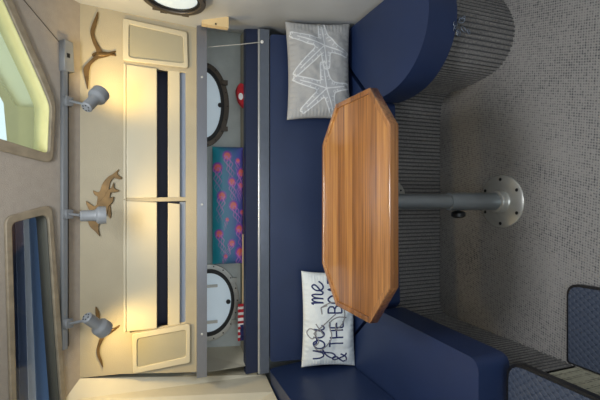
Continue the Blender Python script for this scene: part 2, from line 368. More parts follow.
dk('trim_7', [sp(15, 185, .24), sp(25, 185, .24), sp(34, 470, .24), sp(22, 470, .24)], -.245, -.24, M['deckblue2'])
dk('trim_10', [sp(-30, 185, .27), sp(18, 185, .27), sp(26, 470, .27), sp(-30, 470, .27)], -.275, -.27, M['decknavy'])

pa, pb = s2(22, -2), s2(59, 42)
d_ = (Vector(pb)-Vector(pa)).normalized(); n_ = Vector((-d_.y, d_.x))*.0012
struct(plate('trim_11', [[tuple(Vector(pa)-n_), tuple(Vector(pb)-n_), tuple(Vector(pb)+n_), tuple(Vector(pa)+n_)]], S, .0002, .0015, M['bronze']))
# recess behind the seat: shelf and its two ends
struct(box('trim_8', (-.93, 1.99, .88), (.9, 2.17, .925), M['cream']))
loft('wall_recess_left', [(-.84, 1.99, .925), (-.80, 2.17, .925)], [(-.79, 1.86, 1.25), (-.775, 2.17, 1.25)], M['cream_lit'], 'structure')

# ------------------------------------------------------------------ overhead cabinet
F = frame((0, YF, 0), (1, 0, 0), (0, 0, 1))
def f2d(x, y): p = atY(x, y, YF); return (p.x, p.z)
cab = thing('overhead_cabinet', (0, YF, 1.15), 'long cream overhead cabinet with sliding doors across the back wall', 'cabinet')
face = [f2d(79, 3), f2d(120, 9), f2d(199, 27.5), f2d(199, 372), f2d(120, 374), f2d(79, 378)]
o1 = [f2d(126, 65), f2d(186, 72), f2d(186, 197), f2d(126, 198)]
o2 = [f2d(126, 202), f2d(186, 201), f2d(186, 323), f2d(130, 333)]
plate('face_panel', [face, o1, o2], F, -.035, 0, M['cream'], cab)
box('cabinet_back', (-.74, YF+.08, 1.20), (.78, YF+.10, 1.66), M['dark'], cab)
box('cabinet_bottom', (-.79, YF+.036, 1.197), (.79, 2.12, 1.212), M['greyblue'], cab)
def fb(name, x0, y0, x1, y1, z0, z1, m, par, taper=0, bev=.003):
    return plate(name, [[f2d(x0, y0), f2d(x1, y0+taper), f2d(x1, y1), f2d(x0, y1)]], F, z0, z1, m, par, bev)
for i, (ya, yb) in enumerate(((66, 198), (202, 331))):
    sg = 3 if i == 0 else 0
    d = plate('sliding_door', [[f2d(126.4, ya-1), f2d(157, ya+sg), f2d(157, yb-(0 if i == 0 else 3)), f2d(126.4, yb)]], F, -.02, .010, M['panel'], cab, .004)
    plate('sliding_door', [[f2d(168, ya+sg+1), f2d(180, ya+sg+2), f2d(180, yb-(0 if i == 0 else 6)), f2d(168, yb-(0 if i == 0 else 5))]], F, -.03, -.006, M['panel'], cab, .003)
    plate('door_track', [[f2d(180, ya), f2d(187, ya), f2d(187, yb), f2d(180, yb)]], F, -.034, -.022, M['greyblue'], cab)
    plate('edge_bead', [[f2d(123.5, ya-2), f2d(126, ya-2), f2d(126, yb+1), f2d(123.5, yb+1)]], F, 0, .008, M['panel'], cab, .002)
q1 = [f2d(123, 19), f2d(187, 33), f2d(188, 69), f2d(123, 61)]; q1i = [f2d(129, 25), f2d(183, 37), f2d(184, 64), f2d(129, 58)]
q2 = [f2d(132, 333), f2d(190, 323), f2d(190, 362), f2d(133, 373)]; q2i = [f2d(137, 338), f2d(186, 329), f2d(186, 356), f2d(137, 367)]
for q, qi in ((q1, q1i), (q2, q2i)):
    g = plate('grille_frame', [rounded(q, .012), rounded(qi, .012)], F, 0, .012, M['panel'], cab, .003)
    plate('grille_cloth', [rounded([((a[0]-sum(p[0] for p in qi)/4)*1.05+sum(p[0] for p in qi)/4, (a[1]-sum(p[1] for p in qi)/4)*1.05+sum(p[1] for p in qi)/4) for a in qi], .01)], F, .001, .005, M['fabric'], cab)
# bar below
b0, b1 = atY(196.5, 28, YF), atY(207.5, 372, YF)
box('bottom_rail', (-.795, YF-.02, 1.152), (.795, YF+.03, 1.196), M['alu'], cab, .005)
for x in (.55, -.02, -.6):
    lathe('screw', [(.005, 0), (.005, .003), (.002, .004)], (x, YF-.02, 1.174), (0, -1, 0), M['steel'], cab, 10)

# ------------------------------------------------------------------ bench bases (ribbed covering)
def ribbed(name, path, z0, z1, m, spacing=.0185, depth=.006, closed_top=True):
    P = [Vector((p[0], p[1])) for p in path]; L = [0]
    for a, b in zip(P, P[1:]): L.append(L[-1]+(b-a).length)
    prof = [0, .12, .22, .5, .78, .88]; off = [depth, depth, 0.0015, 0, .0015, depth]
    bm = bmesh.new(); prev = None; n = int(L[-1]/spacing); pp = 0
    for i in range(n+1):
        for pr, of in zip(prof, off):
            s = (i+pr)*spacing
            if s > L[-1]: break
            k = max(j for j in range(len(L)-1) if L[j] <= s+1e-9); t = (s-L[k])/(L[k+1]-L[k])
            p = P[k].lerp(P[k+1], t); d = (P[k+1]-P[k]).normalized(); nn = Vector((d.y, -d.x))
            q = p+nn*of
            a = bm.verts.new((q.x, q.y, z0)); b = bm.verts.new((q.x, q.y, z1))
            if prev:
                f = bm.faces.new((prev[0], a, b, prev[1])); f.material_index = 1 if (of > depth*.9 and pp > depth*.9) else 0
            prev = (a, b); pp = of
    return bm
base = thing('bench_base', (0, 1.7, 0), 'grey ribbed carpet covered U-shaped bench base under the navy cushions', 'bench')
rb = [(.86, 1.31), (.82, 1.265), (.718, 1.222), (.638, 1.232), (.585, 1.27), (.555, 1.33), (.537, 1.46), (.535, 1.56), (.525, 1.62), (.49, 1.655)]
path = [(-.585, .966), (-.58, 1.62), (-.56, 1.655), (-.52, 1.667)]
arc = [tuple(v) for v in spline(rb, 6)][::-1]
full = path+[(x/10, 1.667) for x in range(-5, 5)]+arc
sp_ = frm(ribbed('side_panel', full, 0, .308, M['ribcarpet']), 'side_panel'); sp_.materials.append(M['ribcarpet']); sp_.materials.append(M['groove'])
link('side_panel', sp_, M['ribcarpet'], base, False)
# solid top boards so nothing floats
prism('seat_board', [(-.60, .966), (-.60, 1.69), (.55, 1.69), (.56, 1.46), (.60, 1.28), (.72, 1.25), (.86, 1.33), (.86, 2.0), (-.97, 2.0), (-1.0, .966)], .29, .309, M['ribcarpet'], base)
box('end_panel', (-1.04, .949, 0), (-.585, .965, .32), M['ribcarpet'], base)

# ------------------------------------------------------------------ cushions
ZT, ZB = .44, .31
cl = prism('seat_cushion', rounded([(-.50, .965), (-.49, 1.55), (-.83, 1.93), (-.93, 1.93), (-1.0, .965)], [.04, .01, .01, .02, .02], 4), ZB, ZT, M['navy'], None, .022, 5)
tag(cl, 'navy vinyl bench cushion running along the left wall towards the step', 'cushion', 'bench cushions')
cr_out = [(.45, 1.58), (.455, 1.46), (.48, 1.36), (.53, 1.28), (.60, 1.225), (.69, 1.20), (.78, 1.21), (.862, 1.26)]
cr = prism('seat_cushion', [tuple(v) for v in spline([(p[0], p[1]) for p in cr_out], 4)]+[(.868, 1.30), (.872, 1.90), (.79, 1.93)], ZB, ZT, M['navy'], None, .028, 5)
tag(cr, 'navy vinyl bench cushion with a rounded end beside the starfish pillow', 'cushion', 'bench cushions')
cb = prism('seat_cushion', rounded([(-.475, 1.565), (.445, 1.605), (.765, 1.94), (-.82, 1.94)], .01, 3), ZB, ZT-.002, M['navy'], None, .022, 5)
tag(cb, 'navy vinyl bench cushion along the back, mostly hidden by the table', 'cushion', 'bench cushions')
# back cushion: leans
def lean(name, x0, x1, y0, z0, y1, z1, th, m, bev=.02, rc=None):
    mt = frame((0, y0, z0), (1, 0, 0), (0, y1-y0, z1-z0)); hh = math.hypot(y1-y0, z1-z0)
    pts = rounded([(x0, 0), (x1, 0), (x1, hh), (x0, hh)], rc or .02, 4)
    return prism(name, pts, -th, 0, m, None, bev, 5, mt)
bc = lean('back_cushion', -.82, .84, 1.885, .442, 1.945, .822, .05, M['navy'])
tag(bc, 'long navy vinyl backrest cushion behind the table and pillows', 'cushion', 'backrest cushions')
sm = frame((-.824, 0, .447), (0, 1, 0), (-.03, 0, .38))
sc_ = prism('back_cushion', rounded([(.975, 0), (1.945, 0), (1.948, .30), (1.948, .384), (.975, .384)], [.02, .02, .03, .03, .02], 5), -.10, .0, M['navy'], None, .04, 6, sm)
tag(sc_, 'navy vinyl backrest cushion leaning on the left wall beside the lettered pillow', 'cushion', 'backrest cushions')
nb = box('bolster', (-.875, 1.975, .868), (.872, 2.03, .94), M['navyd'], None, .018)
tag(nb, 'slim dark navy padded bolster lying along the shelf edge behind the rail', 'cushion')
# rail
rail = thing('grab_rail', (0, 1.96, .82), 'long grey metal rail between the backrest and the navy bolster', 'rail')
box('rail_channel', (-.875, 1.95, .826), (.862, 1.973, .872), M['railgrey'], rail, .009)
tube('rail_bead', [(-.875, 1.962, .876), (.862, 1.962, .876)], .0065, M['steel'], rail)

# ------------------------------------------------------------------ table
ZTAB = .73
tab = thing('dinette_table', (0, 1.262, 0), 'elongated octagonal teak dinette table on a single metal post', 'table')
TX = -.018
oc = [(x+TX, y) for x, y in [(-.243, 1.014), (.243, 1.014), (.382, 1.13), (.385, 1.38), (.243, 1.51), (-.243, 1.51), (-.385, 1.38), (-.382, 1.13)]]
cx, cy = 0, 1.262
def inset(P, d):
    n = len(P); out = []
    for i in range(n):
        p0, p, p1 = Vector(P[i-1]), Vector(P[i]), Vector(P[(i+1) % n])
        d0 = (p-p0).normalized(); d1 = (p1-p).normalized(); n0 = Vector((-d0.y, d0.x)); n1 = Vector((-d1.y, d1.x))
        b = (n0+n1).normalized(); out.append(tuple(p+b*d/b.dot(n0)))
    return out
I4 = Matrix.Identity(4)
prism('tabletop', inset(oc, .012), ZTAB-.028, ZTAB-.007, M['wood'], tab)
plate('fiddle_edge', [oc, inset(oc, .018)], I4, ZTAB-.032, ZTAB, M['woodedge'], tab, .003)
def plug(x, y):
    lathe('screw_plug', [(.004, 0), (.004, .0012)], (x, y, ZTAB-.016), (0, -1, 0), M['woodedge'], tab, 10)
for x in (-.2, -.07, .07, .2): plug(x+TX, 1.0145)
lx, ly = -.006, 1.28
lathe('table_post', [(.029, .28), (.029, .66)], (lx, ly, 0), (0, 0, 1), M['post'], tab, 40)
slv = lathe('post_sleeve', [(.0355, .035), (.0355, .275), (.033, .283), (.0295, .285)], (lx, ly, 0), (0, 0, 1), M['post'], tab, 40)
pb = lathe('base_plate', [(.111, 0), (.111, .004), (.107, .007), (.05, .010), (.047, .014), (.047, .034), (.043, .040), (.036, .042)], (lx, ly, 0), (0, 0, 1), M['steel'], tab, 64)
for k in range(6):
    a = R(60*k); lathe('screw', [(.007, 0), (.007, .0015), (.003, .002)], (lx+.093*math.cos(a), ly+.093*math.sin(a), .0075), (0, 0, 1), M['black'], tab, 12)
kb = lathe('clamp_knob', [(.007, .026), (.007, .038), (.016, .040), (.027, .045), (.028, .058), (.022, .064)], (lx, ly, .232), (-1, .1, -.1), M['black'], tab, 16)
lathe('top_bracket', [(.034, .60), (.036, .665), (.09, .67), (.09, .698)], (lx, ly, 0), (0, 0, 1), M['steel'], tab, 32)
# round plate on the back riser
sk = thing('socket_plate', (.02, 1.66, .31), 'round metal socket plate on the bench side behind the table post', 'plate')
lathe('plate', [(.078, 0), (.078, .004), (.075, .006)], (.018, 1.6665, .29), (0, -1, 0), M['steel'], sk, 40)
for k in range(6):
    a = R(60*k); lathe('screw', [(.005, 0), (.005, .002)], (.018+.058*math.cos(a), 1.6605, 0.29+.058*math.sin(a)), (0, -1, 0), M['black'], sk, 10)

# ------------------------------------------------------------------ steps at lower left
st = thing('step_box', (-.8, .5, 0), 'beige carpeted step box at the end of the left bench', 'step')
box('step_body', (-1.06, .1, 0), (-.575, .948, .33), M['beigecarpet'], st)
a_ = rounded([(-1.06, .94), (-.495, .94), (-.495, .12), (-1.06, .12)], [.01, .06, .02, .01], 6)
t1 = thing('step_pad', (-.78, .5, .33), 'navy scale-patterned step pad beside the end of the left bench cushion', 'mat', 'scale-patterned step pads')
prism('pad', a_, .331, .352, M['rubber'], t1, .004, 2); prism('scale_sheet', inset([(p[0], p[1]) for p in reversed(a_)], .008) if False else rounded([(-1.05, .931), (-.504, .931), (-.504, .13), (-1.05, .13)], [.01, .055, .02, .01], 6), .352, .3545, M['scales'], t1)
b_ = [(-.572, .985), (-.292, .985), (-.262, .2), (-.572, .2)]
t2 = thing('step_pad', (-.42, .6, 0), 'navy scale-patterned pad lying on the grey floor in front of the step', 'mat', 'scale-patterned step pads')
prism('pad', rounded(b_, [.01, .045, .02, .02], 6), .0, .02, M['rubber'], t2, .004, 2)
prism('scale_sheet', rounded([(-.566, .977), (-.300, .977), (-.270, .21), (-.566, .21)], [.01, .04, .02, .02], 6), .02, .0225, M['scales'], t2)

# ------------------------------------------------------------------ portholes in the hull
def ellipse(cx, cz, rx, rz, n=48, pw=2.0):
    return [(cx+rx*math.copysign(abs(math.cos(2*math.pi*k/n))**(2/pw), math.cos(2*math.pi*k/n)), cz+rz*math.copysign(abs(math.sin(2*math.pi*k/n))**(2/pw), math.sin(2*math.pi*k/n))) for k in range(n)]
HB = frame((0, 2.17, 0), (1, 0, 0), (0, 0, 1))
def hullport(cx, cz, rx, rz, mring, label):
    t = thing('porthole', (cx, 2.17, cz-rz), label, 'porthole', 'hull portholes')
    plate('outer_ring', [ellipse(cx, cz, rx, rz), ellipse(cx, cz, rx-.028, rz-.028)], HB, 0, .016, mring, t, .003)
    plate('seal', [ellipse(cx, cz, rx-.027, rz-.027), ellipse(cx, cz, rx-.048, rz-.044)], HB, 0, .021, M['black'], t, .002)
    plate('glass_pane', [ellipse(cx, cz, rx-.042, rz-.04)], HB, .002, .008, M['portglass'], t)
    lathe('latch_knob', [(.004, .0), (.004, .02), (.012, .021), (.012, .028)], (cx+(.0), 2.165, cz-rz*.62), (0, -1, 0), M['black'], t, 14)
    for k in range(9):
        a = R(190+k*20); lathe('screw', [(.004, 0), (.004, .002)], (cx+(rx-.011)*math.cos(a), 2.1545, cz+(rz-.011)*math.sin(a)), (0, -1, 0), M['black'], t, 8)
    for sx in (-.55, .55):
        x = cx+rx*sx; zz = cz-math.sqrt(1-sx*sx)*rz
        box('hinge_lug', (x-.012, 2.140, zz-.012), (x+.012, 2.154, zz+.018), mring, t, .003)
    return t
hp = hullport(.505, 1.125, .225, .135, M['bronze'], 'oval porthole with a dark bronze ring, right of the jellyfish panel')
hp2 = hullport(-.545, 1.10, .205, .165, M['steel'], 'oval porthole with a pale metal ring, left of the jellyfish panel')

for x in (-.455, -.645):
    box('hinge_arm', (x-.007, 2.138, 1.055), (x+.007, 2.150, 1.12), M['steel'], hp2, .002)
# porthole on the right bulkhead
t = thing('porthole', (.79, 1.615, 1.18), 'round bronze-rimmed porthole on the right wall beside the cabinet', 'porthole')
c = lambda r: [(r*math.cos(2*math.pi*k/48), r*math.sin(2*math.pi*k/48)) for k in range(48)]
RW = frame((RX(1.31)-.004, 1.606, 1.307), (0, -1, 0), (.05, 0, 1))
plate('outer_ring', [c(.120), c(.098)], RW, 0, .02, M['bronze'], t, .004)
plate('inner_ring', [c(.099), c(.088)], RW, 0, .012, M['black'], t, .002)
plate('glass_pane', [c(.091)], RW, .001, .006, M['portglass'], t)
for a in (R(165), R(205), R(150)):
    p = RW @ Vector((.124*math.cos(a), .124*math.sin(a), .012)); lathe('hinge_lug', [(.008, -.014), (.008, .014)], p, (0, 0, 1), M['bronze'], t, 10)

# beige switch box
sw = thing('switch_box', (.84, 1.80, 1.07), 'small beige switch box on the right wall below the porthole', 'switch')
p0, p1 = atY(202, 19, 1.79), atY(228, 20, 1.79)
box('box_body', (.766, 1.775, p1.z), (RX(1.1)+.01, 1.805, p0.z), M['beige'], sw, .003)
lathe('button', [(.004, 0), (.004, .003)], ((.773), 1.775, (p0.z+p1.z)/2), (0, -1, 0), M['black'], sw, 10)

# ------------------------------------------------------------------ jellyfish panel (printed cushion lying against the hull)
def jelly():
    pa, pb = atY(216, 146, 2.09), atY(216, 265, 2.09)
    x1, x0 = pa.x, pb.x; z1 = 1.085; z0 = .927
    nx, nz = 260, 110; me = bpy.data.meshes.new('jellyfish_panel'); V = []; Fc = []; cols = []
    rnd = random.Random(3)
    blobs = []
    for (bx, bz, r) in [(.08, .45, .05), (.12, .8, .03), (.30, .6, .045), (.33, .9, .035), (.42, .28, .05), (.5, .65, .05), (.56, .95, .03), (.62, .45, .022), (.70, .85, .05), (.74, .2, .045), (.82, .6, .04), (.9, .88, .055), (.93, .4, .025), (.18, .15, .05), (.22, .92, .05)]:
        blobs.append((bx, 1-bz, r, rnd.uniform(-.4, .4)))
    W = x1-x0; Hh = z1-z0
    for j in range(nz+1):
        for i in range(nx+1):
            u = i/nx; v = j/nz
            bulge = .028*(1-(2*v-1)**4)*(1-(2*u-1)**24)
            V.append((x0+u*W, 2.12-bulge-.02*(1-v), z0+v*Hh))
            # picture colours: teal to violet with magenta and orange bells and trailing arms
            U = 1-u
            n = noise.noise(Vector((U*6, v*3, 0)))*.5+.5
            c_ = Vector((.02, .30+.16*n, .40+.1*n)).lerp(Vector((.12, .07, .48)), min(1, max(0, (1-v)*.9+.3*(n-.5))))
            px, pz = U*W, v*Hh
            for (bx, bz, r, dr) in blobs:
                cxx, czz = bx*W, bz*Hh; rr = r*W*.95
                dx, dz = px-cxx, pz-czz; d = math.hypot(dx, dz*1.15)/rr
                if d < 1:
                    k = 1-d*d
                    c_ = c_.lerp(Vector((.6, .08, .5)) if d > .62 else Vector((.95, .22, .20)), min(1, .35+k))
                    if .78 < d < .98: c_ = c_.lerp(Vector((.16, .12, .6)), .7)
                # trailing arms: several thin wavy threads
                if 0 < dx < rr*5:
                    fade = 1-dx/(rr*5)
                    for q_ in (-.5, -.15, .2, .55):
                        wv = q_*rr*(1-.4*dx/(rr*5))+.18*rr*math.sin(dx/rr*4+bx*20+q_*5)+dr*dx
                        if abs(dz-wv) < rr*.10: c_ = c_.lerp(Vector((.75, .25, .7)), .75*fade)
            cols.append((c_.x, c_.y, c_.z, 1))
    for j in range(nz):
        for i in range(nx):
            a = j*(nx+1)+i; Fc.append((a, a+1, a+nx+2, a+nx+1))
    me.from_pydata(V, [], Fc); ca = me.color_attributes.new('print', 'FLOAT_COLOR', 'POINT')
    for k, q in enumerate(cols): ca.data[k].color = q
    m = mat('printed_cloth', (1, 1, 1, 1), .35); nt = m.node_tree
    at = nt.nodes.new('ShaderNodeAttribute'); at.attribute_name = 'print'; nt.links.new(at.outputs[0], nt.nodes['Principled BSDF'].inputs['Base Color'])
    o = link('printed_panel', me, m, None, True)
    md = o.modifiers.new('thick', 'SOLIDIFY'); md.thickness = .02; md.offset = -1
    tag(o, 'teal and violet panel printed with glowing jellyfish between the two hull portholes', 'panel')
jelly()

# flag
fl = thing('flag', (-.385, 2.06, .925), 'small folded red and white striped flag below the left porthole', 'flag')
pa, pb = atY(238, 304, 2.06), atY(238, 341, 2.06)
def flagmesh():
    xs = [pb.x+(pa.x-pb.x)*k/13 for k in range(14)]
    for k in range(0):
        pass
    me = bpy.data.meshes.new('flag_cloth'); V = []; Fc = []; nz = 6; mi = []
    n = 52
    for j in range(nz+1):
        for i in range(n+1):
            x = pb.x+(pa.x-pb.x)*i/n; z = .926+(pa.z-.926)*j/nz
            V.append((x, 2.06+.004*math.sin(i*.6), z))
    for j in range(nz):
        for i in range(n):
            a = j*(n+1)+i; Fc.append((a, a+1, a+n+2, a+n+1))
            mi.append(2 if (j < 4 and i < 22) else int(i/4) % 2)
    me.from_pydata(V, [], Fc)
    for m in (M['red'], M['white'], M['flagblue']): me.materials.append(m)
    for p, q in zip(me.polygons, mi): p.material_index = q
    o = link('flag_cloth', me, None, fl, True); md = o.modifiers.new('t', 'SOLIDIFY'); md.thickness = .003
flagmesh()
tube('flag_stick', [(-.18, 2.068, .934), (-.66, 2.068, .934)], .004, M['beige'], fl)
# red pouch
pc = atY(238, 96, 2.07)
rp = thing('pouch', (pc.x, 2.07, .925), 'small red cloth pouch with a white patch below the right porthole', 'pouch')
def pouch():
    pts = rounded([(-.062, 0), (.060, 0), (.066, .03), (.03, .045), (-.03, .032)], .012, 4)
    mt = frame((pc.x, 2.075, .925), (1, 0, 0), (0, 0, 1))
    prism('pouch_body', pts, -.02, .02, M['red'], rp, .006, 3, mt)
    plate('patch', [ellipse(-.005, .024, .018, .012, 20)], mt, .0195, .0215, M['white'], rp)
pouch()
# bungee cord
bj = thing('bungee_cord', (.75, 1.9, .9), 'thin pale cord stretched from the cabinet rail to the grab rail at right', 'cord')
ca_, cb_ = atY(208, 47, 1.86), atY(262, 42, 1.945)
ca_ = Vector((ca_.x, 1.872, 1.156)) if False else ca_
pts = [ca_.lerp(cb_, k/12)+Vector((0, 0, -.006*math.sin(math.pi*k/12))) for k in range(13)]
tube('cord', pts, .0022, M['cord'], bj)
lathe('end_button', [(.004, -.004), (.008, 0), (.008, .005), (.004, .007)], cb_, (0, -1, 0), M['white'], bj, 14)

# ------------------------------------------------------------------ brass wall ornaments
def ornament(name, outlines, label, cat, group=None, inner=()):
    pts = [p for o in outlines for p in o]
    c0 = atY(sum(p[0] for p in pts)/len(pts), sum(p[1] for p in pts)/len(pts), YF)
    t = thing(name, c0, label, cat, group) 
    for k, o in enumerate(outlines):
        lp = [f2d(*p) for p in spline(o, 5, True)]
        plate('wing' if (name == 'brass_gull' and k) else 'body', [lp], F, .002+.0035*k, .0075+.0035*k, M['brass'], t, .0015)
    if name == 'brass_gull':
        q_ = ((92.5, 56), (113, 54)) if outlines[0][0][1] < 100 else ((99, 334.5), (116, 327.5))
        a_ = atY(*q_[0], YF); b_ = atY(*q_[1], YF); ax = (b_-a_).normalized(); L = (b_-a_).length
        bm = bmesh.new(); lathe_bm(bm, [(.001, 0), (.008, .1*L), (.012, .3*L), (.011, .55*L), (.006, .8*L), (.002, L)], Vector((0, 0, 0)), ax, 20)
        for v in bm.verts: v.co.y *= .7
        me = frm(bm, 'breast'); me.transform(Matrix.Translation(a_+Vector((0, -.008, -.002))+Vector((0, 0, -.004)))); link('breast', me, M['brass'], t, True)
    return t
ornament('brass_gull', [
    [(92, 55.5), (94, 53.2), (99, 52.2), (105, 53), (111, 52), (116, 51.2), (115, 54), (116, 56.5), (110, 55.8), (104, 57.8), (98, 58.8), (94.5, 58)],
    [(103.5, 54), (100, 48), (96, 40), (94.5, 34), (96.5, 26), (98.3, 18), (98, 12.5), (95.5, 18), (92.5, 25), (90.5, 33), (92.5, 42), (96, 50), (97.5, 55)],
    [(103.5, 57), (98, 60), (93, 63.5), (90, 69), (89, 78), (88.3, 90), (86.3, 84), (84.5, 76), (84, 69), (88, 64), (94, 58), (98, 55)]],
    'brass seagull ornament near the right end of the cabinet face', 'ornament', 'brass seagull ornaments')
ornament('brass_gull', [
    [(120, 324.5), (119.3, 326.5), (117, 328.5), (111.5, 332.5), (107.5, 335), (103, 336.2), (99, 335.5), (100, 331.5), (104, 328.5), (110, 329.5), (115, 327)],
    [(96, 306), (99, 311), (100, 318), (100.5, 328), (103, 333), (99.5, 335), (97, 328), (96.2, 318), (95.6, 311)],
    [(106, 334.5), (102.5, 341), (100.2, 347), (100.2, 353), (102.5, 360), (103.2, 366.5), (100.5, 361.5), (97.5, 354.5), (97, 348.5), (98.5, 342), (101.5, 334)]],
    'brass seagull ornament near the left end, partly behind the last lamp', 'ornament', 'brass seagull ornaments')
ornament('brass_dolphins', [
    [(119, 169.5), (117.6, 174), (122, 177.8), (119.5, 179.5), (114.5, 178.2), (111, 181.5), (109.3, 188), (109, 196), (110, 204), (111.3, 213), (110, 218.2), (107.5, 214), (104, 208), (100, 208), (97, 204), (97.6, 197), (94.5, 194.5), (93.3, 190.5), (97.5, 192), (100, 191), (102.5, 184), (107.5, 177.5), (113, 174)],
    [(114, 182.5), (114.6, 188), (119.5, 191), (114.5, 192.5), (111, 193), (110.5, 198), (113.8, 196.5), (112.8, 202), (109.5, 206), (107, 214), (103, 220), (99, 225), (98.8, 230), (100, 236), (95.5, 231.5), (90, 226), (88, 219), (89.5, 211), (87.5, 206), (86.3, 201), (91, 204), (95, 206), (99, 202), (104, 197.5), (107.5, 191), (111.5, 187.5)]],
    'pair of leaping brass dolphins mounted behind the middle lamp', 'ornament')

# ------------------------------------------------------------------ track lights
trk = thing('light_track', S @ Vector((0, .08, 0)), 'long grey track rail under the windows carrying three spot lamps', 'track')
ta, tb = atS(59.5, 70), atS(65.5, 348)
v0 = (S.inverted() @ ta).y; v1 = (S.inverted() @ tb).y
ua, ub = (S.inverted() @ ta).x, (S.inverted() @ tb).x
vm = (v0+v1)/2
plate('track_rail', [[(ub, vm-.011), (ua, vm-.011), (ua, vm+.011), (ub, vm+.011)]], S, .0005, .018, M['plastic'], trk, .003)
plate('track_slot', [[(ub+.01, vm-.012), (ua, vm-.012), (ua, vm-.009), (ub+.01, vm-.009)]], S, .0185, .0195, M['black'], trk)
e0 = s2(63, 42); e1 = s2(63, 72)
plate('feed_box', [[(e1[0], vm-.028), (e0[0], vm-.022), (e0[0], vm+.016), (e1[0], vm+.016)]], S, .0, .034, M['plastic'], trk, .004)
plate('feed_slot', [[((e0[0]+e1[0])/2-.008, vm-.006), ((e0[0]+e1[0])/2+.008, vm-.006), ((e0[0]+e1[0])/2+.008, vm+.006), ((e0[0]+e1[0])/2-.008, vm+.006)]], S, .034, .0355, M['black'], trk)
def at_t(x, y, t): return ray(x, y)*t+Vector((0, 0, H))
def lamp(bx, by, bt, fx, fy, ft, ty, label, aim):
    """bx,by: perforated back cap; fx,fy: mouth"""
    B = at_t(bx, by, bt); Fm = at_t(fx, fy, ft); ax = (Fm-B); L = ax.length; ax.normalize()
    base = S @ Vector(((S.inverted() @ atS(62, ty)).x, vm, .018))
    t = thing('track_spotlight', base, label, 'lamp', 'track spot lamps')
    mt = S.copy(); mt.translation = base
    plate('track_adapter', [[(-.018, -.020), (.018, -.020), (.018, .012), (-.018, .012)]], mt, .0, .02, M['plastic'], t, .003)
    j = B+ax*.018
    tube('stem', [base+Vector((0, -.006, -.008)), base+Vector((0, -.01, -.018)).lerp(j-base, 0)+Vector((0,0,0)), j], .0055, M['plastic'], t, 10)
    r = .020
    sh = lathe('lamp_shade', [(.004, -.001), (r*.8, 0), (r, .004), (r, L*.52), (r*1.12, L*.60), (r*1.5, L*.66), (r*1.62, L*.72), (r*1.62, L), (r*1.5, L), (r*1.5, L*.75), (r*.8, L*.6)], B, ax, M['plastic'], t, 32, True)
    u = ax.cross(Vector((0, 0, 1))).normalized(); v = ax.cross(u)
    for k in range(6):
        a = R(60*k); c_ = B+(u*math.cos(a)+v*math.sin(a))*r*.55
        lathe('vent_hole', [(.0028, -.0015), (.0028, .001)], c_, ax, M['black'], sh, 8)
    lathe('bulb', [(.004, L*.62), (.018, L*.7), (.026, L*.93), (.022, L*.97)], B, ax, M['bulb'], t, 20)
    l = bpy.data.lights.new('spot', 'SPOT'); l.energy = aim[0]; l.color = (1, .72, .27); l.spot_size = R(155); l.spot_blend = .9; l.shadow_soft_size = .025
    o = bpy.data.objects.new('lamp_beam', l); C.objects.link(o); o.parent = t
    pos = B+ax*(L+.012); o.location = pos-t.location; o.rotation_euler = ax.to_track_quat('-Z', 'Y').to_euler()
    return t
# fix: sub-parts of the shade share the thing's pivot
lamp(86, 108, 1.42, 101, 93, 1.49, 101.5, 'grey track spot lamp at the right end, aimed at the right gull', (5.0,))
lamp(80, 216, 1.44, 106, 215, 1.48, 214, 'grey track spot lamp in the middle, over the brass dolphins', (5.0,))
lamp(86, 317, 1.42, 105, 330, 1.49, 323, 'grey track spot lamp at the left end of the track', (5.0,))

